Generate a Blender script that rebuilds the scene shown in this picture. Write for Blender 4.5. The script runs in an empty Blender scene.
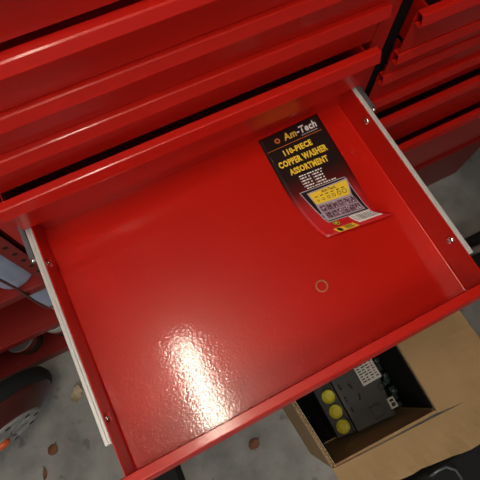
import bpy, bmesh, math, random
from mathutils import Vector, Matrix
random.seed(4)
S = bpy.context.scene
COL = S.collection
PI = math.pi

# ------------------------------------------------------------------ materials
def nt(name):
    m = bpy.data.materials.new(name); m.use_nodes = True
    n = m.node_tree.nodes; b = n['Principled BSDF']
    return m, n, m.node_tree.links, b

def simple(name, c, rough=.5, metal=0., coat=0., noise=0., scale=40., bump=0., bscale=200., c2=None, spec=None):
    m, n, l, b = nt(name)
    b.inputs['Base Color'].default_value = (*c, 1)
    b.inputs['Roughness'].default_value = rough
    b.inputs['Metallic'].default_value = metal
    b.inputs['Coat Weight'].default_value = coat
    if spec is not None: b.inputs['Specular IOR Level'].default_value = spec
    tc = n.new('ShaderNodeTexCoord')
    t = n.new('ShaderNodeTexNoise'); t.inputs['Scale'].default_value = scale; t.inputs['Detail'].default_value = 5
    l.new(tc.outputs['Object'], t.inputs['Vector'])
    if noise or c2:
        mx = n.new('ShaderNodeMix'); mx.data_type = 'RGBA'
        mx.inputs[6].default_value = (*c, 1)
        mx.inputs[7].default_value = (*(c2 or [x * (1 - noise) for x in c]), 1)
        l.new(t.outputs['Fac'], mx.inputs[0]); l.new(mx.outputs[2], b.inputs['Base Color'])
    if bump:
        t2 = n.new('ShaderNodeTexNoise'); t2.inputs['Scale'].default_value = bscale; t2.inputs['Detail'].default_value = 2
        l.new(tc.outputs['Object'], t2.inputs['Vector'])
        bp = n.new('ShaderNodeBump'); bp.inputs['Strength'].default_value = bump; bp.inputs['Distance'].default_value = .001
        l.new(t2.outputs['Fac'], bp.inputs['Height']); l.new(bp.outputs['Normal'], b.inputs['Normal'])
        l.new(bp.outputs['Normal'], b.inputs['Coat Normal'])
    return m

def red_paint(name, c, rough, coat_rough, bump, bscale, wear):
    """gloss enamel on steel: orange peel, faint dust and scuffs"""
    m, n, l, b = nt(name)
    tc = n.new('ShaderNodeTexCoord')
    big = n.new('ShaderNodeTexNoise'); big.inputs['Scale'].default_value = 9; big.inputs['Detail'].default_value = 8
    big.inputs['Roughness'].default_value = .65
    l.new(tc.outputs['Object'], big.inputs['Vector'])
    mx = n.new('ShaderNodeMix'); mx.data_type = 'RGBA'
    mx.inputs[6].default_value = (*c, 1); mx.inputs[7].default_value = (c[0] * .9, c[1] * .9, c[2] * .9, 1)
    l.new(big.outputs['Fac'], mx.inputs[0])
    # scuffs : stretched noise thresholded
    mp = n.new('ShaderNodeMapping'); mp.inputs['Scale'].default_value = (38, 110, 60); mp.inputs['Rotation'].default_value = (0, 0, .5)
    l.new(tc.outputs['Object'], mp.inputs['Vector'])
    sc = n.new('ShaderNodeTexNoise'); sc.inputs['Scale'].default_value = 1.0; sc.inputs['Detail'].default_value = 3
    l.new(mp.outputs['Vector'], sc.inputs['Vector'])
    rp = n.new('ShaderNodeValToRGB'); rp.color_ramp.elements[0].position = .70; rp.color_ramp.elements[1].position = .80
    l.new(sc.outputs['Fac'], rp.inputs['Fac'])
    ma = n.new('ShaderNodeMath'); ma.operation = 'MULTIPLY'; ma.inputs[1].default_value = wear
    l.new(rp.outputs['Color'], ma.inputs[0])
    m2 = n.new('ShaderNodeMix'); m2.data_type = 'RGBA'; m2.inputs[7].default_value = (.62, .22, .18, 1)
    l.new(ma.outputs[0], m2.inputs[0]); l.new(mx.outputs[2], m2.inputs[6]); l.new(m2.outputs[2], b.inputs['Base Color'])
    b.inputs['Roughness'].default_value = rough
    b.inputs['Coat Weight'].default_value = .75; b.inputs['Coat Roughness'].default_value = coat_rough
    b.inputs['Coat IOR'].default_value = 1.5; b.inputs['Specular IOR Level'].default_value = .32
    t2 = n.new('ShaderNodeTexNoise'); t2.inputs['Scale'].default_value = bscale; t2.inputs['Detail'].default_value = 1.5
    l.new(tc.outputs['Object'], t2.inputs['Vector'])
    bp = n.new('ShaderNodeBump'); bp.inputs['Strength'].default_value = bump; bp.inputs['Distance'].default_value = .001
    l.new(t2.outputs['Fac'], bp.inputs['Height'])
    l.new(bp.outputs['Normal'], b.inputs['Coat Normal']); l.new(bp.outputs['Normal'], b.inputs['Normal'])
    return m

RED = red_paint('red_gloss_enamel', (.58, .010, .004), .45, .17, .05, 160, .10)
REDPAN = red_paint('red_pan_enamel', (.58, .010, .004), .34, .09, .14, 290, .18)
REDDARK = red_paint('dull_or_shaded_red', (.25, .010, .007), .5, .3, .1, 120, .2)  # dull shelving red; also carries painted shade on the side cabinet's lower panel
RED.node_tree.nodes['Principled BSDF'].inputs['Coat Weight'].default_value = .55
REDDARK.node_tree.nodes['Principled BSDF'].inputs['Coat Weight'].default_value = .35
NEARBLACK = simple('near_black', (.008, .007, .007), .6, spec=.2)
STEEL = simple('zinc_steel', (.74, .74, .72), .42, .3, noise=.07, scale=30)
STEELDK = simple('greased_steel', (.26, .28, .31), .4, .6, noise=.5, scale=80)
CHROME = simple('chrome', (.8, .8, .8), .15, 1.)
BLACK = simple('black_plastic', (.018, .018, .019), .38, noise=.3, scale=60, bump=.1)
BLACK2 = simple('charcoal_plastic', (.055, .052, .049), .42, noise=.35, scale=50, bump=.15, bscale=500)
GREENBLK = simple('dark_green_resin', (.016, .034, .026), .35, noise=.4, scale=70)
SHADEBLACK = simple('shade_black', (.006, .006, .006), .95, spec=.1)
RUBBER = simple('black_rubber', (.009, .009, .009), .85, noise=.4, scale=30, bump=.3, bscale=120)
YELLOW = simple('yellow_cap', (.62, .55, .02), .45, noise=.15, scale=90)
WHITE = simple('white_label', (.62, .58, .52), .55, noise=.08)
INK = simple('black_ink', (.02, .02, .02), .5)
MAROON = simple('maroon_paint', (.085, .016, .013), .38, noise=.25, scale=30)
ALU = simple('cast_aluminium', (.42, .42, .42), .5, .2, noise=.25, scale=40)
DARKHOLE = simple('dark_hole', (.006, .004, .004), .8)
ORANGE = simple('orange_plastic', (.75, .13, .03), .45, noise=.1)
BLUELAB = simple('pale_blue_label', (.38, .47, .75), .4, noise=.35, scale=45, c2=(.62, .68, .82))
BLUEWH = simple('bluish_white_card', (.48, .55, .68), .5, noise=.2, scale=30)
NAVY = simple('navy_plastic', (.03, .04, .09), .4)
GREENLAB = simple('green_label', (.03, .08, .03), .45, noise=.2)
REDLAB = simple('red_label', (.28, .02, .02), .45)
CREAM = simple('cream_label', (.42, .40, .34), .45)
LEAF = simple('dry_leaf_brown', (.23, .085, .030), .7, noise=.4, scale=60)
LEAFT = simple('dry_leaf_tan', (.58, .46, .30), .7, noise=.4, scale=60)
HOSE = simple('brown_rubber_hose', (.13, .05, .04), .5)
COPPER = simple('copper', (.72, .40, .22), .35, .75, noise=.3, scale=400)
GREYSTRAP = simple('grey_webbing', (.16, .155, .14), .6, noise=.3)

def cardboard(name, c):
    m, n, l, b = nt(name)
    tc = n.new('ShaderNodeTexCoord')
    w = n.new('ShaderNodeTexWave'); w.inputs['Scale'].default_value = 28; w.inputs['Distortion'].default_value = 1.2
    w.inputs['Detail'].default_value = 2
    l.new(tc.outputs['Object'], w.inputs['Vector'])
    t = n.new('ShaderNodeTexNoise'); t.inputs['Scale'].default_value = 14; t.inputs['Detail'].default_value = 8
    l.new(tc.outputs['Object'], t.inputs['Vector'])
    mx = n.new('ShaderNodeMix'); mx.data_type = 'RGBA'
    mx.inputs[6].default_value = (*c, 1); mx.inputs[7].default_value = (c[0] * .72, c[1] * .70, c[2] * .66, 1)
    l.new(t.outputs['Fac'], mx.inputs[0])
    l.new(mx.outputs[2], b.inputs['Base Color']); b.inputs['Roughness'].default_value = .72
    bp = n.new('ShaderNodeBump'); bp.inputs['Strength'].default_value = .045; bp.inputs['Distance'].default_value = .002
    l.new(w.outputs['Fac'], bp.inputs['Height']); l.new(bp.outputs['Normal'], b.inputs['Normal'])
    return m
CARD = cardboard('brown_cardboard', (.47, .295, .135))
CARDEDGE = simple('corrugated_edge', (.66, .48, .28), .8, noise=.4, scale=300)

def concrete():
    m, n, l, b = nt('concrete')
    tc = n.new('ShaderNodeTexCoord')
    t = n.new('ShaderNodeTexNoise'); t.inputs['Scale'].default_value = 5.5; t.inputs['Detail'].default_value = 10; t.inputs['Roughness'].default_value = .6
    l.new(tc.outputs['Object'], t.inputs['Vector'])
    r = n.new('ShaderNodeValToRGB')
    r.color_ramp.elements[0].position = .36; r.color_ramp.elements[0].color = (.155, .155, .150, 1)
    r.color_ramp.elements[1].position = .64; r.color_ramp.elements[1].color = (.33, .325, .305, 1)
    l.new(t.outputs['Fac'], r.inputs['Fac'])
    # oil spots
    t3 = n.new('ShaderNodeTexNoise'); t3.inputs['Scale'].default_value = 26; t3.inputs['Detail'].default_value = 2
    l.new(tc.outputs['Object'], t3.inputs['Vector'])
    r3 = n.new('ShaderNodeValToRGB'); r3.color_ramp.elements[0].position = .66; r3.color_ramp.elements[1].position = .74
    l.new(t3.outputs['Fac'], r3.inputs['Fac'])
    ma = n.new('ShaderNodeMath'); ma.operation = 'MULTIPLY'; ma.inputs[1].default_value = .55
    l.new(r3.outputs['Color'], ma.inputs[0])
    mx = n.new('ShaderNodeMix'); mx.data_type = 'RGBA'; mx.inputs[7].default_value = (.07, .062, .05, 1)
    l.new(ma.outputs[0], mx.inputs[0]); l.new(r.outputs['Color'], mx.inputs[6])
    l.new(mx.outputs[2], b.inputs['Base Color'])
    b.inputs['Roughness'].default_value = .62
    bp = n.new('ShaderNodeBump'); bp.inputs['Strength'].default_value = .25; bp.inputs['Distance'].default_value = .003
    t4 = n.new('ShaderNodeTexNoise'); t4.inputs['Scale'].default_value = 60; t4.inputs['Detail'].default_value = 6
    l.new(tc.outputs['Object'], t4.inputs['Vector'])
    l.new(t4.outputs['Fac'], bp.inputs['Height']); l.new(bp.outputs['Normal'], b.inputs['Normal'])
    return m
CONCRETE = concrete()
PLASTER = simple('painted_block', (.30, .28, .25), .85, noise=.2, scale=6)
ROOF = simple('dark_roof_boards', (.055, .042, .030), .85, noise=.4, scale=9)

def emitter(name, c, s):
    m, n, l, b = nt(name)
    b.inputs['Base Color'].default_value = (.8, .8, .8, 1)
    b.inputs['Emission Color'].default_value = (*c, 1); b.inputs['Emission Strength'].default_value = s
    return m

# ------------------------------------------------------------------ mesh helper
class MB:
    def __init__(s): s.v = []; s.f = []; s.mi = []; s.mats = []; s.sm = []
    def m(s, mat):
        if mat not in s.mats: s.mats.append(mat)
        return s.mats.index(mat)
    def add(s, vs, fs, mat, smooth=False):
        o = len(s.v); s.v += [tuple(v) for v in vs]; k = s.m(mat)
        for f in fs: s.f.append([o + i for i in f]); s.mi.append(k); s.sm.append(smooth)
    def box(s, x0, x1, y0, y1, z0, z1, mat, T=None):
        vs = [Vector((x, y, z)) for z in (z0, z1) for y in (y0, y1) for x in (x0, x1)]
        if T is not None: vs = [T @ v for v in vs]
        s.add(vs, [(0, 2, 3, 1), (4, 5, 7, 6), (0, 1, 5, 4), (2, 6, 7, 3), (0, 4, 6, 2), (1, 3, 7, 5)], mat)
    def prism(s, prof, x0, x1, mat):
        """prof: closed (y,z) outline, swept along x"""
        n = len(prof)
        vs = [(x0, y, z) for y, z in prof] + [(x1, y, z) for y, z in prof]
        fs = [(i, (i + 1) % n, n + (i + 1) % n, n + i) for i in range(n)] + [list(range(n))[::-1], [n + i for i in range(n)]]
        s.add(vs, fs, mat)
    def poly(s, pts, z0, z1, mat):
        n = len(pts)
        vs = [(x, y, z0) for x, y in pts] + [(x, y, z1) for x, y in pts]
        fs = [(i, (i + 1) % n, n + (i + 1) % n, n + i) for i in range(n)] + [list(range(n))[::-1], [n + i for i in range(n)]]
        s.add(vs, fs, mat)
    def lathe(s, prof, T, mat, n=28, mats=None):
        """prof: (r, h) along local z, transformed by T; mats optional per segment"""
        vs = []
        for r, h in prof:
            for k in range(n):
                a = 2 * PI * k / n; vs.append(T @ Vector((r * math.cos(a), r * math.sin(a), h)))
        base = len(s.v); s.v += [tuple(v) for v in vs]
        for i in range(len(prof) - 1):
            mm = s.m(mats[i] if mats else mat)
            for k in range(n):
                k2 = (k + 1) % n
                s.f.append([base + i * n + k, base + i * n + k2, base + (i + 1) * n + k2, base + (i + 1) * n + k]); s.mi.append(mm); s.sm.append(True)
        for i, rev in ((0, True), (len(prof) - 1, False)):
            if prof[i][0] > 1e-5:
                f = [base + i * n + k for k in range(n)]
                s.f.append(f[::-1] if rev else f); s.mi.append(s.m((mats[0] if rev else mats[-1]) if mats else mat)); s.sm.append(False)
    def tube(s, pts, r, mat, n=8):
        pts = [Vector(p) for p in pts]; rings = []
        for i, p in enumerate(pts):
            d = (pts[min(i + 1, len(pts) - 1)] - pts[max(i - 1, 0)]).normalized()
            a = d.orthogonal().normalized() if i == 0 else (rings[-1][1] - d * rings[-1][1].dot(d)).normalized()
            rings.append((p, a, d.cross(a)))
        vs = [p + r * (math.cos(2 * PI * k / n) * a + math.sin(2 * PI * k / n) * b) for p, a, b in rings for k in range(n)]
        fs = [(i * n + k, i * n + (k + 1) % n, (i + 1) * n + (k + 1) % n, (i + 1) * n + k) for i in range(len(pts) - 1) for k in range(n)]
        fs += [list(range(n))[::-1], [(len(pts) - 1) * n + k for k in range(n)]]
        s.add(vs, fs, mat, True)
    def build(s, name, parent=None, bevel=0, segs=2, label=None, cat=None, group=None, kind=None):
        xs = [[v[i] for v in s.v] for i in range(3)]
        o = Vector(((min(xs[0]) + max(xs[0])) / 2, (min(xs[1]) + max(xs[1])) / 2, min(xs[2])))
        me = bpy.data.meshes.new(name)
        me.from_pydata([tuple(Vector(v) - o) for v in s.v], [], s.f)
        for m in s.mats: me.materials.append(m)
        me.polygons.foreach_set('material_index', s.mi); me.polygons.foreach_set('use_smooth', s.sm)
        bm = bmesh.new(); bm.from_mesh(me); bmesh.ops.recalc_face_normals(bm, faces=bm.faces); bm.to_mesh(me); bm.free()
        me.update()
        ob = bpy.data.objects.new(name, me); COL.objects.link(ob)
        place(ob, o, parent)
        if bevel:
            bv = ob.modifiers.new('bevel', 'BEVEL'); bv.width = bevel; bv.segments = segs; bv.limit_method = 'ANGLE'; bv.angle_limit = .6
        tag(ob, label, cat, group, kind)
        return ob

WORLD = {}
def place(ob, o, parent):
    WORLD[ob.name] = Vector(o)
    if parent: ob.parent = parent; ob.location = Vector(o) - WORLD[parent.name]
    else: ob.location = o
def tag(ob, label=None, cat=None, group=None, kind=None):
    for k, v in (('label', label), ('category', cat), ('group', group), ('kind', kind)):
        if v: ob[k] = v
def thing(name, loc, label, cat, group=None):
    ob = bpy.data.objects.new(name, None); COL.objects.link(ob); ob.empty_display_size = .05
    place(ob, Vector(loc), None); tag(ob, label, cat, group); return ob
def copy_tree(o, parent=None, **kw):
    c = o.copy(); COL.objects.link(c)
    if parent: c.parent = parent
    for k, v in kw.items(): c[k] = v
    for ch in o.children: copy_tree(ch, c)
    return c
def axisT(loc, z, spin=0):
    return Matrix.Translation(Vector(loc)) @ Vector((0, 0, 1)).rotation_difference(Vector(z)).to_matrix().to_4x4() @ Matrix.Rotation(spin, 4, 'Z')

# ------------------------------------------------------------------ setting
FZ = -.75
b = MB(); b.box(-3.0, 3.2, -3.2, 1.0, FZ - .1, FZ, CONCRETE); b.build('floor', kind='structure')
b = MB(); b.box(-3.0, 3.2, .72, .9, FZ, 1.62, PLASTER); b.build('wall_back', kind='structure')
b = MB(); b.box(-3.0, 3.2, -3.2, 1.0, 1.62, 1.72, ROOF); b.build('ceiling', kind='structure')

GLOW = emitter('diffuser_glow', (1, .90, .72), 70)
FILLGLOW = emitter('fill_panel_glow', (1, .97, .91), 4.7)
lamp = thing('overhead_light', (.05, -.62, 1.62), 'short fluorescent batten light fixed to the ceiling above the open drawer', 'light')
b = MB(); b.box(.0, .11, -.64, .0, 1.575, 1.62, simple('lamp_housing', (.8, .8, .8), .4)); b.build('housing', lamp, .004)
b = MB(); b.prism([(-.63, 1.574), (-.625, 1.54), (-.615, 1.535), (-.025, 1.535), (-.015, 1.54), (-.01, 1.574)], .02, .085, GLOW); b.build('diffuser', lamp)

fill_panel = thing('overhead_light', (-.5, -1.75, 1.62), 'wide white panel added out of view as fill light for the red fronts', 'light')  # added fill panel out of view, brightens the drawer faces and the concrete
b = MB(); b.box(-1.22, .22, -2.32, -1.18, 1.590, 1.62, simple('fill_panel_housing', (.8, .8, .8), .4)); b.build('housing', fill_panel, .004)
b = MB(); b.box(-1.20, .20, -2.30, -1.20, 1.580, 1.5898, FILLGLOW); b.build('diffuser', fill_panel)

# ------------------------------------------------------------------ main tool chest
W, D, H = .57, .392, .0625
chest = thing('tool_chest', (.29, .2, FZ), 'wide red metal tool chest with one drawer pulled out', 'tool chest')
b = MB()
b.box(-.042, -.016, .004, .03, FZ, .78, RED); b.box(.594, .624, .004, .03, FZ, .78, RED)
b.box(-.042, -.039, .03, .45, FZ, .78, RED); b.box(.621, .624, .03, .45, FZ, .78, RED)
b.box(-.039, .621, .445, .45, FZ, .78, RED); b.box(-.042, .624, .0, .45, .78, .785, RED)
b.box(-.016, .596, .004, .43, FZ, FZ + .06, RED); b.box(-.016, .596, .006, .03, .735, .78, RED)
b.build('frame', chest, .002)

def front_profile(z0, ztop, yf, drop=.016):
    """folded sheet front: inner skin, flat lip top, slanted lip front, return, face"""
    return [(yf + .0016, z0), (yf + .0016, ztop), (yf - .010, ztop + .0004), (yf - .0122, ztop - .0006), (yf - .0175, ztop - drop),
            (yf - .0172, ztop - drop - .0015), (yf - .002, ztop - drop - .004), (yf, ztop - drop - .009), (yf, z0)]
def drawer(parent, x0, x1, z0, ztop, yf, depth, wallh=None, lipx=(-.012, .020), mat=RED, pan=REDPAN, label=None, drop=.016):
    """yf: y of the face; the pan runs back from it"""
    wallh = wallh or min(ztop - z0 - .004, .10); t = .0014; yb = yf + depth
    b = MB()
    b.box(x0, x1, yf + .001, yb, z0, z0 + t, pan)
    b.box(x0 - t, x0, yf + .001, yb, z0, z0 + wallh, pan); b.box(x1, x1 + t, yf + .001, yb, z0, z0 + wallh, pan)
    b.box(x0 - t, x1 + t, yb, yb + t, z0, z0 + wallh, pan)
    for xa, sg in ((x0, 1), (x1, -1)):      # bend radius between floor and side walls
        r = .0022; pr = [(xa + sg * r * (1 - math.sin(a)), z0 + t + r * (1 - math.cos(a))) for a in (0, .39, .79, 1.18, 1.571)]
        vs = [(x, y, z) for y in (yf + .001, yb) for x, z in pr]
        b.add(vs, [(k, k + 1, 6 + k, 5 + k) for k in range(4)], pan, True)
    d = b.build('drawer', parent, label=label)
    f = MB(); f.prism(front_profile(z0 - .002, ztop, yf, drop), x0 + lipx[0], x1 + lipx[1], mat)
    f.f = f.f[:-2]; f.mi = f.mi[:-2]; f.sm = f.sm[:-2]   # open-ended folded sheet
    f.build('front_panel', d, .0006, 2)
    return d
closed = [(.630, .720, .0, .40, .016), (.535, .627, .002, .40, .016), (.458, .531, -.002, .40, .016), (.375, .455, .0, .40, .016), (.300, .367, -.004, .40, .0125), (.231, .296, .001, .40, .014), (.155, .228, .003, .40, .016), (.068, .155, -.012, .40, .018)]
for z0, zt, yf, dp, dr in closed: drawer(chest, 0, W, z0, zt, yf, dp, drop=dr)
for z0, zt in ((-.10, -.006), (-.30, -.105), (-.60, -.305)): drawer(chest, 0, W, z0, zt, 0, .40)
E = drawer(chest, 0, W, -.0014, H, -.392, .402, wallh=H + .0014, label='empty red drawer pulled fully out')
# slides
for sx, xa in ((-1, 0), (1, W)):
    def X(a, c): return (xa + sx * a, xa + sx * c) if sx > 0 else (xa - c, xa - a)
    r = MB(); x0, x1 = X(.0022, .0120)
    r.box(x0, x1, -.346, .36, .040, .0595, STEEL)
    xg = X(.0062, .0074); r.box(xg[0], xg[1], -.346, .36, .0594, .0608, STEEL)
    x2 = X(.0022, .0034); r.box(x2[0], x2[1], -.346, .36, .0594, .0608, STEEL)
    r.build('slide_rail', E, .0008, 1, label='bright zinc slide rail')
    r = MB(); x0, x1 = X(.0128, .0205); r.box(x0, x1, -.057, .36, .036, .060, STEELDK)
    T = axisT((xa + sx * .0165, -.060, .057), (0, -1, 0)); r.lathe([(0, -.004), (.0035, -.004), (.0045, .0), (.003, .003), (0, .0035)], T, CHROME, 12)
    r.build('slide_channel', E, .0008, 1, label='darker steel fixed slide channel')
    for y in (-.069, -.313):
        r = MB(); r.lathe([(0, 0), (.0070, 0), (.0070, .0014), (.0054, .0036), (.0020, .0042), (.0018, .0022), (0, .0020)], axisT((xa - sx * .0001, y, .047), (-sx, 0, 0)), CHROME, 16)
        r.build('rivet', E)

# ------------------------------------------------------------------ side tool cabinet
side = thing('tool_cabinet', (.96, .24, FZ), 'red metal tool cabinet of stepped half-open drawers right of the chest', 'tool cabinet')
sx0, sx1 = .643, 1.30
b = MB()
b.box(sx0, sx0 + .02, .016, .04, FZ, .60, NEARBLACK); b.box(sx1 - .02, sx1, .016, .04, FZ, .60, RED)  # left post and side near-black, right ones red
b.box(sx0, sx0 + .003, .04, .45, FZ, .60, NEARBLACK); b.box(sx1 - .003, sx1, .04, .45, FZ, .60, RED)
b.box(sx0, sx1, .445, .45, FZ, .60, RED); b.box(sx0, sx1, .014, .45, .60, .605, RED)
b.box(sx0 + .004, sx1 - .06, -.034, .03, FZ, -.50, REDDARK)  # darker red stands in for the shade on this lower panel
b.build('frame', side, .002)
yS = .013
for z0, zt, out in ((.255, .40, .0), (.113, .197, .024), (.048, .108, .014), (-.036, .045, .005), (-.112, -.040, .001), (-.262, -.112, .019), (-.49, -.255, .038)):
    drawer(side, sx0 + .028, sx1 - .03, z0, zt, yS - out, .40, lipx=(-.024, .024))
t = MB(); t.box(.70, .92, .03, .25, .1145, .186, BLACK); t.box(.715, .905, .05, .23, .186, .190, GREYSTRAP)
t.build('case', None, .006, label='black plastic case lying in the top open drawer of the right-hand cabinet', cat='case')

# ------------------------------------------------------------------ red shelving on the left
rack = thing('shelving_unit', (-.36, .2, FZ), 'dark red metal shelving unit left of the tool chest, holding cans and bottles', 'shelving unit')
px0, px1 = -.66, -.0455
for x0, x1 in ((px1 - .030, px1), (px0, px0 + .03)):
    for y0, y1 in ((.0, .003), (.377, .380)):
        b = MB(); b.box(x0, x1, y0, y1, FZ, .40, REDDARK)
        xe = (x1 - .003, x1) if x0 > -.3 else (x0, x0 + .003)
        b.box(xe[0], xe[1], min(y0, .35), max(y1, .03) if y0 < .1 else y1, FZ, .40, REDDARK)
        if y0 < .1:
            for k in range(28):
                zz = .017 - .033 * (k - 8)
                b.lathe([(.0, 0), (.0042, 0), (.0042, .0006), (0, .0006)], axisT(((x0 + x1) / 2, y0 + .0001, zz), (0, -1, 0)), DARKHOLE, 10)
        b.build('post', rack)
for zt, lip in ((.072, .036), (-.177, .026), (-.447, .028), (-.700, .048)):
    b = MB(); b.box(px0 + .003, px1 - .0035, .0055, .374, zt - .002, zt, REDDARK)
    b.box(px0 + .003, px1 - .031, -.002, .0055, zt - lip, zt + .001, REDDARK); b.box(px0 + .003, px1 - .031, .368, .374, zt - lip, zt, REDDARK)
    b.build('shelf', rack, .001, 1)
b = MB(); b.box(px0 + .003, px1 - .003, .381, .384, FZ + .02, .38, REDDARK); b.build('back_panel', rack)

def bottle(x, y, z, r, h, name, label, cat, body, base, cap, group=None):
    t = thing(name, (x, y, z), label, cat, group)
    T = Matrix.Translation((x, y, z))
    b = MB(); b.lathe([(0, 0), (r * .92, 0), (r, .006), (r, .018), (r * 1.002, .0185), (r * 1.002, h * .74), (r, h * .75), (r * .7, h * .84), (r * .36, h * .88), (r * .36, h * .9), (0, h * .9)],
                      T, body, 32, [base, base, body, body, body, body, base, base, base, base]); b.build('body', t)
    b = MB(); b.lathe([(0, h * .885), (r * .42, h * .885), (r * .42, h * .985), (r * .36, h), (0, h)], T, cap, 20); b.build('cap', t)
bottle(-.122, .055, -.177, .044, .20, 'bottle', 'bottle with pale blue label on the upper shelf of the red shelving', 'bottle', BLUELAB, NAVY, NAVY)
b = MB(); b.box(-.150, -.068, .035, .10, -.447, -.245, BLUEWH); b.box(-.148, -.07, .0345, .035, -.40, -.30, BLUELAB)
b.build('carton', None, .002, label='bluish white carton on the middle shelf of the red shelving', cat='carton')
def can(x, y, z, r, h, mats, label):
    t = thing('can', (x, y, z), label, 'can', 'cans on the lowest shelf of the red shelving'); T = Matrix.Translation((x, y, z))
    b = MB(); b.lathe([(0, 0), (r, 0), (r, h * .35), (r, h * .6), (r, h * .96), (r * .96, h * .96), (r * .94, h * .93), (0, h * .93)], T, mats[0], 32, [STEEL, mats[0], mats[1], mats[2], STEEL, STEEL, STEEL]); b.build('body', t)
    b = MB(); b.tube([(x + r * .97 * math.cos(a), y + r * .97 * math.sin(a), z + h * .965) for a in [2 * PI * k / 28 for k in range(29)]], .002, STEEL, 6); b.build('rim', t)
can(-.205, .075, -.70, .044, .108, (GREENLAB, REDLAB, CREAM), 'can with white, red and green bands on the lowest red shelf')
can(-.318, .070, -.70, .044, .075, (GREENLAB, GREENLAB, REDLAB), 'low dark green can beside the banded can on the lowest red shelf')
b = MB()
pts = [(-.112, -.007, .03), (-.113, -.007, -.02), (-.114, -.007, -.07), (-.114, -.007, -.127), (-.119, -.007, -.203), (-.124, -.007, -.275), (-.121, -.008, -.298), (-.112, -.008, -.304), (-.100, -.006, -.290), (-.086, -.005, -.262), (-.076, -.002, -.24)]
b.tube(pts, .0026, HOSE, 8); b.build('hose', None, label='thin brown rubber hose hanging down the front of the red shelving', cat='hose')

# ------------------------------------------------------------------ standing wheel
ax = Vector((.315, -.944, -.085)).normalized()
wc = Vector((-.414, -.186, FZ + .1885))
wheel = thing('wheel', (wc.x, wc.y, FZ), 'maroon wheel with black tyre and perforated silver hub, standing on the concrete', 'wheel')
T = axisT(wc, ax)
b = MB(); b.lathe([(.10, -.083), (.172, -.082), (.184, -.077), (.189, -.062), (.187, -.047), (.180, -.038), (.10, -.038)], T, RUBBER, 56); b.build('tyre', wheel)
b = MB(); b.lathe([(.0, -.080), (.168, -.080), (.175, -.038), (.172, -.032), (.120, -.004), (.114, -.001), (.10, -.006), (0, -.008)], T, MAROON, 56); b.build('rim', wheel)
b = MB(); b.lathe([(.084, -.006), (.114, -.006), (.114, .003), (.109, .006), (.088, .006), (.084, .002), (.070, -.003), (.030, -.003), (.026, .008), (0, .010)], T, ALU, 56)
for k in range(10):
    a = 2 * PI * k / 10; b.lathe([(0, .0), (.0075, .0), (.0075, .0065), (.0, .0065)], T @ Matrix.Translation((.098 * math.cos(a), .098 * math.sin(a), .0005)), DARKHOLE, 12)
    b.box(.03, .09, -.010, .010, -.003, .004, ALU, T @ Matrix.Rotation(a, 4, 'Z'))
b.build('hub_plate', wheel, label='silver hub plate with dark bolt holes')
b = MB(); b.lathe([(0, .008), (.018, .008), (.018, .016), (.014, .020), (0, .021)], T, ORANGE, 24); b.build('hub_cap', wheel, label='orange hub cap')

# ------------------------------------------------------------------ backing card
import bisect
cL = [(0, (.399, .003, .0006)), (.3, (.3965, -.062, .0006)), (.55, (.395, -.117, .0008)), (.75, (.398, -.158, .0018)), (.93, (.405, -.196, .004)), (1, (.412, -.214, .008))]
cR = [(0, (.524, .007, .0006)), (.3, (.521, -.066, .0006)), (.6, (.5175, -.139, .0014)), (.75, (.5135, -.174, .004)), (.90, (.512, -.208, .011)), (1, (.530, -.231, .021))]
def spl(K, v):
    v = min(max(v, 0), 1); i = min(max(bisect.bisect([k for k, _ in K], v) - 1, 0), len(K) - 2)
    P = [Vector(p) for _, p in K]; t0, t1 = K[i][0], K[i + 1][0]; s = (v - t0) / (t1 - t0)
    def tan(j):
        a, c = max(j - 1, 0), min(j + 1, len(K) - 1); return (P[c] - P[a]) / (K[c][0] - K[a][0])
    h = t1 - t0
    return (2 * s**3 - 3 * s**2 + 1) * P[i] + (s**3 - 2 * s**2 + s) * h * tan(i) + (-2 * s**3 + 3 * s**2) * P[i + 1] + (s**3 - s**2) * h * tan(i + 1)
def cpt(u, v, h=0):
    l, r = spl(cL, v), spl(cR, v); p = l.lerp(r, u)
    du = r - l; dv = spl(cL, min(v + .01, 1)).lerp(spl(cR, min(v + .01, 1)), u) - spl(cL, max(v - .01, 0)).lerp(spl(cR, max(v - .01, 0)), u)
    n = du.cross(dv).normalized()
    if n.z < 0: n = -n
    return p + n * h
def card_mat():
    m, n, l, bs = nt('printed_card')
    at = n.new('ShaderNodeUVMap'); sp = n.new('ShaderNodeSeparateXYZ'); l.new(at.outputs['UV'], sp.inputs[0])
    r = n.new('ShaderNodeValToRGB'); e = r.color_ramp.elements
    e[0].position = 0; e[0].color = (.014, .012, .012, 1); e[1].position = 1; e[1].color = (.62, .016, .020, 1)
    for p, c in ((.42, (.014, .011, .011)), (.56, (.10, .010, .010)), (.70, (.46, .025, .028)), (.88, (.62, .02, .022))):
        q = r.color_ramp.elements.new(p); q.color = (*c, 1)
    l.new(sp.outputs['Y'], r.inputs['Fac']); l.new(r.outputs['Color'], bs.inputs['Base Color'])
    bs.inputs['Roughness'].default_value = .30; bs.inputs['Coat Weight'].default_value = .4; bs.inputs['Coat Roughness'].default_value = .12
    return m
NU, NV = 14, 40
vs, fs, uvs = [], [], []
for j in range(NV + 1):
    for i in range(NU + 1):
        u, v = i / NU, j / NV
        vs.append(cpt(u, v, .0006)); uvs.append((u, v))
me = bpy.data.meshes.new('packaging_card')
fs = [(j * (NU + 1) + i, j * (NU + 1) + i + 1, (j + 1) * (NU + 1) + i + 1, (j + 1) * (NU + 1) + i) for j in range(NV) for i in range(NU)]
o = Vector((.46, -.11, .0))
me.from_pydata([tuple(Vector(v) - o) for v in vs], [], fs)
ul = me.uv_layers.new(name='UVMap')
for lp in me.loops: ul.data[lp.index].uv = uvs[lp.vertex_index]
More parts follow.
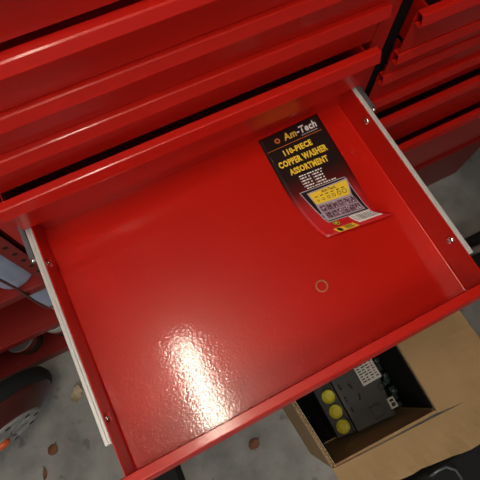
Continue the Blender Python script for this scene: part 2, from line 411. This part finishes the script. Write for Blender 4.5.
bm = bmesh.new(); bm.from_mesh(me)
bmesh.ops.recalc_face_normals(bm, faces=bm.faces)
bm.faces.ensure_lookup_table()
if bm.faces[0].normal.z < 0: bmesh.ops.reverse_faces(bm, faces=bm.faces)
bm.to_mesh(me); bm.free()
for p in me.polygons: p.use_smooth = True
me.materials.append(card_mat())
card = bpy.data.objects.new('packaging_card', me); COL.objects.link(card); place(card, o, None)
so = card.modifiers.new('thickness', 'SOLIDIFY'); so.thickness = .0005; so.offset = -1
tag(card, 'black and red printed hanging card for copper washers, curled corner, in the open drawer', 'packaging card')

LENV = .2175; LENU = .125
CY = simple('print_yellow', (1.0, .70, .05), .4); CW = simple('print_white', (.95, .94, .92), .4); CO = simple('print_orange', (.80, .20, .03), .4)
CK = simple('print_black', (.012, .012, .013), .35); CG = simple('print_grey_lilac', (.50, .43, .50), .4, noise=.1)
CPD = simple('print_plum', (.09, .015, .035), .4); CPL = simple('print_pale_pink', (.75, .62, .66), .4)
CP = simple('print_mauve', (.10, .025, .05), .4, scale=230, c2=(.36, .22, .30)); CYG = simple('print_gold', (.95, .60, .05), .4, noise=.15)
def text_on_card(name, body, u0, u1, vtop, vbot, mat, h, bold=.0, shear=0., dv=0.):
    cu = bpy.data.curves.new(name, 'FONT'); cu.body = body; cu.size = 1; cu.offset = bold; cu.shear = shear; cu.space_character = 1.09; cu.resolution_u = 2
    ob = bpy.data.objects.new('tmp', cu); COL.objects.link(ob)
    dg = bpy.context.evaluated_depsgraph_get(); dg.update()
    me = bpy.data.meshes.new_from_object(ob.evaluated_get(dg)); bpy.data.objects.remove(ob); bpy.data.curves.remove(cu)
    bm = bmesh.new(); bm.from_mesh(me); bmesh.ops.triangulate(bm, faces=bm.faces)
    xs = [v.co.x for v in bm.verts]; ys = [v.co.y for v in bm.verts]
    xa, xb, ya, yb = min(xs), max(xs), min(ys), max(ys)
    org = WORLD[card.name]
    for v in bm.verts:
        fx = (v.co.x - xa) / (xb - xa); fy = (v.co.y - ya) / (yb - ya)
        u = u0 + (u1 - u0) * fx; vv = vbot + (vtop - vbot) * fy + dv * fx
        v.co = cpt(u, vv, h) - org
    for f in bm.faces:
        f.normal_update()
        if f.normal.z < 0: f.normal_flip()
    me2 = bpy.data.meshes.new(name); bm.to_mesh(me2); bm.free(); bpy.data.meshes.remove(me)
    me2.materials.append(mat)
    t = bpy.data.objects.new(name, me2); COL.objects.link(t); place(t, org, card)
    return t
class CP_(MB):
    def quad(s, pts, mat, h, sub=6):
        """quad in card uv, gridded so it follows the curl"""
        (a, b_, c, d) = [Vector(p) for p in pts]; vs = []
        for j in range(sub + 1):
            for i in range(sub + 1):
                l = a.lerp(d, j / sub); r = b_.lerp(c, j / sub); p = l.lerp(r, i / sub); vs.append(cpt(p.x, p.y, h))
        s.add(vs, [(j * (sub + 1) + i, (j + 1) * (sub + 1) + i, (j + 1) * (sub + 1) + i + 1, j * (sub + 1) + i + 1) for j in range(sub) for i in range(sub)], mat, True)
    def ring(s, u, v, ro, ri, mat, h, n=20):
        vs = []
        for k in range(n):
            a = 2 * PI * k / n
            for r in (ro, ri): vs.append(cpt(u + r * math.cos(a) / LENU, v + r * math.sin(a) / LENV, h))
        s.add(vs, [(2 * k, 2 * k + 1, 2 * ((k + 1) % n) + 1, 2 * ((k + 1) % n)) for k in range(n)], mat)
    def rect(s, u0, u1, v0, v1, mat, h, sub=4): s.quad([(u0, v0), (u1, v0), (u1, v1), (u0, v1)], mat, h, sub)
    def fin(s, name, label=None):
        ob = s.build(name, card, label=label)
        me = ob.data
        bm = bmesh.new(); bm.from_mesh(me)
        for f in bm.faces:
            f.normal_update()
            if f.normal.z < 0: f.normal_flip()
        bm.to_mesh(me); bm.free(); return ob
text_on_card('brand_lettering', 'Am', .355, .565, .036, .102, CYG, .0010, .032, .14)
text_on_card('brand_lettering', '-Tech', .575, .905, .034, .100, CW, .0010, .032, .14)
text_on_card('title_lettering', '110-PIECE', .245, .70, .172, .226, CY, .0010, .050)
text_on_card('title_lettering', 'COPPER WASHER', .09, .865, .256, .316, CY, .0010, .050)
text_on_card('title_lettering', 'ASSORTMENT', .185, .79, .344, .400, CY, .0010, .050)
p = CP_(); p.ring(.253, .074, .0052, .0026, CO, .0010); p.fin('hang_hole', 'orange ring round the hang hole')
p = CP_(); p.rect(.03, .93, .136, .140, CO, .0010); p.fin('divider_line', 'thin orange divider line')
p = CP_()
for k in range(9): p.rect(.62 + .03 * k, .645 + .03 * k, .112, .120, CG, .0010, 1)
p.fin('small_caption')
p = CP_()
for r in range(4):
    for c0, c1 in ((.27, .42), (.46, .62)):
        x = c0 + .0
        p.rect(c0, c0 + .012, .450 + .024 * r, .458 + .024 * r, CW, .0010, 1)
        for w0, w1 in ((.02, .065), (.075, .10 + .02 * (r % 2)), (.128, .15)): p.rect(c0 + w0, c0 + w1, .448 + .024 * r, .459 + .024 * r, CW, .0010, 1)
for k in range(9): p.rect(.27 + .042 * k, .305 + .042 * k - .006 * (k % 3), .427, .437, CW, .0010, 1)
for k in range(11): p.rect(.29 + .042 * k, .325 + .042 * k - .006 * (k % 3), .543, .552, CW, .0010, 1)
p.fin('small_print', 'rows of tiny white print')
p = CP_(); p.quad([(.155, .560), (.862, .560), (.930, .886), (.245, .890)], CG, .0008, 8)
p.quad([(.170, .568), (.852, .567), (.917, .879), (.258, .882)], CK, .0010, 8)
p.quad([(.243, .588), (.880, .577), (.822, .722), (.268, .718)], CG, .0012, 8)
p.quad([(.262, .598), (.858, .588), (.800, .712), (.280, .708)], CY, .0014, 8)
p.quad([(.262, .718), (.828, .722), (.880, .868), (.262, .874)], CG, .0012, 8)
random.seed(11)
for r in range(2):
    for c in range(6):
        u = .290 + .092 * c + .012 * r; v = .730 + .070 * r
        p.quad([(u, v), (u + .082, v), (u + .085, v + .060), (u, v + .060)], CP, .0018, 5)
        for k in range(9):
            uu, vv = u + random.uniform(.0, .065), v + random.uniform(.0, .046)
            p.rect(uu, uu + .018, vv, vv + .011, random.choice((CK, CPD, CPD, CPL, CG)), .0024, 1)
p.rect(.222, .262, .800, .812, CG, .0012, 1); p.rect(.222, .232, .800, .850, CG, .0012, 1); p.rect(.222, .262, .842, .852, CG, .0012, 1)
for c in range(6):
    u = .335 + .083 * c
    p.rect(u - .022, u + .022, .640 - .001 * c, .647 - .001 * c, CK, .0016, 1)
    p.ring(u, .680 - .002 * c, .0020 + .00045 * c, .0013 + .0004 * c, CK, .0016, 14)
p.fin('product_picture', 'printed picture of an open washer case with a yellow lid')
text_on_card('product_lettering', 'Am-Tech', .44, .66, .600, .624, CK, .0016, .02, .2)
p = CP_(); p.quad([(.57, .890), (.915, .886), (.925, .968), (.565, .972)], CW, .0010, 8)
random.seed(2); u = .590
while u < .90:
    w = random.choice((.006, .010, .014)); p.quad([(u, .898), (u + w, .898), (u + w, .957), (u, .957)], CK, .0014, 4); u += w + random.choice((.014, .020))
p.fin('barcode')
p = CP_(); p.ring(.335, .912, .0060, .0, CK, .0010); p.ring(.335, .912, .0052, .0040, CYG, .0012); p.ring(.335, .912, .0022, .0, CYG, .0012)
p.fin('round_mark'); 
p = CP_(); p.quad([(.20, .955), (.50, .955), (.50, .996), (.20, .996)], CYG, .0010, 6); p.ring(.26, .975, .0038, .0, CK, .0012)
for k in range(4): p.rect(.34, .47 - .02 * (k % 2), .960 + .008 * k, .964 + .008 * k, CK, .0012, 1)
p.fin('warning_panel', 'small yellow panel beside the barcode')

# copper washer
b = MB(); T = Matrix.Translation((.366, -.280, .0002)); n = 40
prof = [(.0078, 0), (.0102, 0), (.0102, .0014), (.0078, .0014), (.0078, 0)]
b.lathe(prof, T, COPPER, n); b.f = b.f[:-2]; b.mi = b.mi[:-2]; b.sm = [False] * len(b.f)
b.build('washer', None, .0003, 1, label='single small copper washer lying on the red drawer floor', cat='washer')

# ------------------------------------------------------------------ cardboard box and its contents
RZ = -.43
bx = thing('cardboard_box', (.44, -.45, FZ), 'open brown cardboard box with folded-out flaps under the drawer front', 'box')
TL, TR, BR, BL = (.270, -.285), (.590, -.285), (.588, -.612), (.298, -.603)
def wall(b, p, q, z0, z1, t, mat, edge):
    d = (Vector(q) - Vector(p)).normalized(); nrm = Vector((d.y, -d.x)) * t
    pts = [p, q, (q[0] + nrm.x, q[1] + nrm.y), (p[0] + nrm.x, p[1] + nrm.y)]
    b.poly(pts, z0, z1, mat)
b = MB()
tk = .007
for p_, q_ in ((TL, TR), (TR, BR), (BR, BL), (BL, TL)): wall(b, p_, q_, FZ + .001, RZ, tk, CARD, CARDEDGE)
b.poly([TL, BL, BR, TR], FZ + .001, FZ + .007, CARD)
b.build('body', bx, .0008, 1)
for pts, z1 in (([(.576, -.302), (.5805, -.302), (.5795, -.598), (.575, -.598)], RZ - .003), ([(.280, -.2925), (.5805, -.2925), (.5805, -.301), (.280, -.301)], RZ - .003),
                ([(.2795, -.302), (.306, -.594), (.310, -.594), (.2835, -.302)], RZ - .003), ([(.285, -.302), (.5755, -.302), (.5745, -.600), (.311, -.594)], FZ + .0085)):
    f = MB(); f.poly(pts, FZ + .007, z1, SHADEBLACK); f.build('shade_sheet', bx, label='thin black sheet standing in for the shade inside the box')  # added black sheets put the shade inside the box into colour
# torn corrugated edge along the left rim
e = MB(); n = 32
l0, l1 = Vector(TL), Vector(BL); dd = (l1 - l0) / n; nn = Vector((-dd.y, dd.x)).normalized()
if nn.x < 0: nn = -nn
e.add([(*(l0 + nn * a).to_tuple(), z) for a in (.0005,) for z in ()] or [], [], CARDEDGE)
pa, pb = [], []
for k in range(n * 2 + 1):
    pt = l0 + (l1 - l0) * k / (n * 2); zig = .0042 + (.0034 if k % 2 else -.0034)
    pa.append(pt + nn * (zig - .0009)); pb.append(pt + nn * (zig + .0009))
for k in range(n * 2):
    e.add([(*pa[k], RZ), (*pa[k + 1], RZ), (*pb[k + 1], RZ), (*pb[k], RZ), (*pa[k], RZ + .006), (*pa[k + 1], RZ + .006), (*pb[k + 1], RZ + .006), (*pb[k], RZ + .006)],
          [(0, 1, 2, 3), (4, 5, 6, 7), (0, 1, 5, 4), (1, 2, 6, 5), (2, 3, 7, 6), (3, 0, 4, 7)], CARDEDGE)
for off in (-.0012, .0078):
    q = [l0 + nn * off, l1 + nn * off, l1 + nn * (off + .0012), l0 + nn * (off + .0012)]
    e.poly([tuple(x) for x in q], RZ, RZ + .0065, CARDEDGE)
e.build('corrugated_edge', bx, label='cut corrugated rim')
def flap(name, pts, zs, t=.005, rows=8, label=None, wob=.002):
    """pts: near-left, near-right (hinge), far-right, far-left"""
    random.seed(len(name)); a, b_, c, d = [Vector((*p, z)) for p, z in zip(pts, zs)]
    m = MB(); nI, nJ = 18, rows; top = []
    for j in range(nJ + 1):
        for i in range(nI + 1):
            l = a.lerp(d, j / nJ); r = b_.lerp(c, j / nJ); p = l.lerp(r, i / nI)
            if j: p.z += wob * math.sin(i * 1.7 + .5 * j) * j / nJ
            if j == nJ: p += (d - a).normalized() * random.uniform(-.003, .003)
            top.append(p)
    N = len(top); vs = top + [p - Vector((0, 0, t)) for p in top]; w_ = nI + 1
    fs = [(j * w_ + i, j * w_ + i + 1, (j + 1) * w_ + i + 1, (j + 1) * w_ + i) for j in range(nJ) for i in range(nI)]
    fs += [tuple(N + k for k in f[::-1]) for f in fs]
    m.add(vs, fs, CARD)
    rim = [i for i in range(w_)] + [j * w_ + nI for j in range(1, nJ + 1)] + [nJ * w_ + i for i in range(nI - 1, -1, -1)] + [j * w_ for j in range(nJ - 1, 0, -1)]
    m.add(vs, [], CARDEDGE)
    o = len(m.v) - len(vs)
    for k in range(len(rim)):
        p0, p1 = rim[k], rim[(k + 1) % len(rim)]; m.f.append([p0 + o, p1 + o, N + p1 + o, N + p0 + o]); m.mi.append(m.m(CARDEDGE)); m.sm.append(False)
    return m.build(name, bx, label=label)
flap('front_flap', [(.296, -.601), (.715, -.624), (.765, -.733), (.300, -.676)], [RZ + .0055, RZ + .004, RZ - .010, RZ - .010], label='crinkled front flap folded outward', wob=.004)
flap('right_flap', [(.5835, -.290), (.5795, -.611), (.765, -.633), (.772, -.290)], [RZ + .0085] * 2 + [RZ + .014, RZ + .010], label='smooth right flap folded outward')
flap('back_flap', [(.59, -.278), (.272, -.278), (.272, -.235), (.59, -.235)], [RZ, RZ, RZ - .14, RZ - .14])

mod = thing('control_module', (.47, -.46, FZ + .0086), 'black electrical control module with three yellow caps inside the cardboard box', 'electrical module')
zt = -.58; zb = FZ + .0086
b = MB(); b.poly([(.423, -.33), (.421, -.589), (.536, -.599), (.541, -.543), (.556, -.452), (.552, -.33)], zt - .06, zt, BLACK2)
b.poly([(.374, -.335), (.374, -.582), (.545, -.602), (.572, -.52), (.572, -.335)], zb, zt - .058, BLACK)
b.build('housing', mod, .004, 2)
b = MB(); b.poly([(.376, -.34), (.370, -.582), (.415, -.588), (.420, -.34)], zt - .075, zt - .018, BLACK)
b.box(.368, .373, -.58, -.36, zt - .05, zt - .010, BLACK2); b.box(.414, .419, -.585, -.36, zt - .05, zt - .006, BLACK2)
b.build('cap_strip', mod, .002, 2)
for i, (x, y) in enumerate(((.398, -.437), (.397, -.477), (.3955, -.519), (.394, -.560))):
    if i == 0: continue
    c = MB(); c.lathe([(.0, .0), (.0185, .0), (.0185, .012), (.0170, .016), (.0168, .0145), (.006, .0155), (.0, .0155)], Matrix.Translation((x, y, zt - .022)), YELLOW, 32); c.build('cap', mod, label='round yellow cap')
b = MB(); b.box(.495, .553, -.497, -.425, zt, zt + .0012, WHITE)
for r in range(9):
    yy = -.490 + .0072 * r
    for c, (x0, x1) in enumerate(((.499, .511), (.513, .524), (.527, .537), (.541, .549))):
        b.box(x0, x1 - .002 * ((r + c) % 3), yy, yy + .0032, zt + .0012, zt + .0016, INK if not (c == 3 and r % 2) else REDLAB)
b.build('label', mod, label='white sticker with rows of small print')
b = MB(); b.box(.478, .508, -.583, -.550, zt - .002, zt + .006, BLACK2); b.build('relay', mod, .002)
b = MB(); b.box(.530, .549, -.580, -.552, zt - .03, zt + .010, WHITE); b.box(.534, .545, -.576, -.566, zt + .010, zt + .0108, INK); b.box(.534, .545, -.563, -.556, zt + .010, zt + .0108, INK)
b.build('connector', mod, .0015, label='pale grey plug connector')
b = MB(); b.lathe([(.0075, 0), (.0092, 0), (.0092, .0025), (.0075, .0025), (.0075, 0)], Matrix.Translation((.536, -.519, zt)), BLACK, 24); b.f = b.f[:-2]; b.mi = b.mi[:-2]; b.sm = b.sm[:-2]; b.build('screw_boss', mod)
b = MB()
for k in range(6): b.box(.556 + .004 * (k % 2), .5735, -.555 + .034 * k, -.532 + .034 * k, zt - .07, zt - .008 - .006 * (k % 3), GREENBLK)
for k in range(9): b.box(.556 + .003 * (k % 3), .5735, -.592 + .022 * k, -.578 + .022 * k, zt - .058, zt - .030 + .006 * (k % 2), GREENBLK)
for k in range(4): b.lathe([(0, 0), (.008, 0), (.008, .012), (0, .012)], Matrix.Translation((.5655, -.545 + .045 * k, zt - .012)), GREENBLK, 14)
b.build('terminal_block', mod, .002, label='dark green ribbed terminal block')
for (x, y, a) in ((.434, -.470, .2), (.433, -.505, 0), (.435, -.535, .1), (.470, -.515, -.3), (.462, -.480, .3)):
    b = MB(); b.box(-.003, .003, -.008, .008, 0, .004, CHROME, Matrix.Translation((x, y, zt)) @ Matrix.Rotation(a, 4, 'Z')); b.build('clip', mod, .001, 1, label='shiny metal clip')

# ------------------------------------------------------------------ things around on the floor
def leaf(x, y, L, Wd, rot, mat, name, label, cat, curl=.006, lobes=0):
    b = MB(); n = 10; vs = []
    for i in range(n + 1):
        t = i / n; w = Wd * math.sin(PI * min(max(t, .02), .98)) ** .5 * (1 + .25 * math.sin(lobes * t * PI * 2))
        z = .0015 + curl * (2 * t - 1) ** 2
        for s in (-1, 0, 1): vs.append((t * L - L / 2, s * w / 2, z + (curl * .5 if s else 0)))
    fs = [(3 * i + k, 3 * i + k + 1, 3 * i + k + 4, 3 * i + k + 3) for i in range(n) for k in (0, 1)]
    R_ = Matrix.Translation((x, y, FZ)) @ Matrix.Rotation(rot, 4, 'Z')
    b.add([R_ @ Vector(v) for v in vs], fs, mat, True)
    b.tube([R_ @ Vector((L / 2 * .9, 0, .003 + curl)), R_ @ Vector((L * .62, .003, .004)), R_ @ Vector((L * .72, .006, .002))], .0009, mat, 5)
    ob = b.build(name, None, label=label, cat=cat); so = ob.modifiers.new('t', 'SOLIDIFY'); so.thickness = .0005
leaf(-.370, -.251, .030, .030, .6, LEAF, 'leaf', 'flat rusty brown leaf lying alone on the concrete at lower left', 'leaf', .001)
leaf(-.410, -.302, .030, .012, 1.3, LEAF, 'leaf', 'narrow curled brown leaf nearest the bottom left corner', 'leaf', .006)
leaf(-.252, -.137, .050, .030, .9, LEAFT, 'leaf', 'crumpled tan dry leaf on the concrete beside the left slide rail', 'leaf', .016, 3)
leaf(.162, -.504, .034, .028, .2, LEAF, 'leaf', 'round orange brown leaf on the concrete just in front of the open drawer', 'leaf', .004, 4)
b = MB(); b.lathe([(0, 0), (.012, 0), (.015, .005), (.009, .012), (0, .014)], Matrix.Translation((1.048, -.07, FZ)) @ Matrix.Rotation(.4, 4, 'Z') @ Matrix.Diagonal((1.3, .7, 1, 1)), BLACK, 9)
b.build('pebble', None, label='small black pebble on the concrete right of the open drawer', cat='stone')

# dark tub under the front left of the drawer
t = thing('storage_tub', (-.14, -.52, FZ), 'black plastic tub on the floor, mostly hidden below the drawer front', 'tub')
b = MB(); q = [(-.19, -.41), (-.052, -.41), (-.066, -.64), (-.20, -.64)]
b.poly(q, FZ, FZ + .006, RUBBER); ctr = Vector((-.127, -.525))
for k in range(4):
    p0, p1 = Vector(q[k]), Vector(q[(k + 1) % 4]); a, c = p0.lerp(ctr, .06), p1.lerp(ctr, .06)
    b.poly([tuple(p0), tuple(p1), tuple(c), tuple(a)], FZ + .006, FZ + .11, RUBBER)
b.build('body', t)
b = MB()
for k in range(4):
    p0, p1 = Vector(q[k]), Vector(q[(k + 1) % 4]); a, c = p0.lerp(ctr, .09), p1.lerp(ctr, .09)
    b.poly([tuple(p0), tuple(p1), tuple(c), tuple(a)], FZ + .1101, FZ + .118, RUBBER)
b.build('rim', t)
b.build('base', t, .003)
# black bag at the right edge with grey strap
bag = thing('tool_bag', (1.22, -.42, FZ), 'black fabric tool bag with grey strap on the floor beyond the right slide rail', 'bag')
b = MB(); b.prism([(-.62, FZ), (-.26, FZ), (-.27, FZ + .14), (-.33, FZ + .20), (-.55, FZ + .20), (-.61, FZ + .14)], 1.03, 1.40, RUBBER); b.build('body', bag, .02, 3)
b = MB(); b.tube([(1.03, -.30, FZ + .04), (1.00, -.31, FZ + .12), (1.02, -.32, FZ + .19), (1.10, -.36, FZ + .235), (1.25, -.40, FZ + .23), (1.35, -.42, FZ + .20)], .012, GREYSTRAP, 8); b.build('strap', bag)
# dark case with bent wire handle in front of the box
tc_ = thing('carry_case', (.63, -.86, FZ), 'black carry case with a bent metal handle in front of the cardboard box', 'case')
b = MB(); b.poly([(.47, -.760), (.90, -.760), (.90, -1.0), (.47, -1.0)], FZ, FZ + .13, RUBBER); b.build('body', tc_, .015, 3)
b = MB(); b.tube([(.538, -.772, FZ + .128), (.545, -.768, FZ + .145), (.56, -.765, FZ + .150), (.585, -.767, FZ + .150), (.604, -.785, FZ + .150), (.607, -.81, FZ + .145), (.605, -.822, FZ + .128)], .0038, STEELDK, 8); b.build('handle', tc_, label='bent grey metal handle')

# ------------------------------------------------------------------ world, camera, colour
w = bpy.data.worlds.new('World'); S.world = w; w.use_nodes = True
w.node_tree.nodes['Background'].inputs[0].default_value = (.85, .92, 1, 1); w.node_tree.nodes['Background'].inputs[1].default_value = .07
cam = bpy.data.cameras.new('Camera'); co = bpy.data.objects.new('Camera', cam); COL.objects.link(co); S.camera = co
Rr = ((0.89170286, -0.45244623, 0.01258646), (-0.4217791, -0.8407091, -0.33957414), (0.16422059, 0.29749052, -0.94049508))
M = Matrix((Rr[0], [-a for a in Rr[1]], [-a for a in Rr[2]])).transposed().to_4x4()
M.translation = (.16195756, -.37243466, .70030293); co.matrix_world = M
cam.sensor_width = 36; cam.lens = 36 * 448.06 / 480; cam.clip_start = .02
S.view_settings.view_transform = 'Standard'; S.view_settings.look = 'None'; S.view_settings.gamma = 1; S.view_settings.use_curve_mapping = False
S.view_settings.exposure = 0
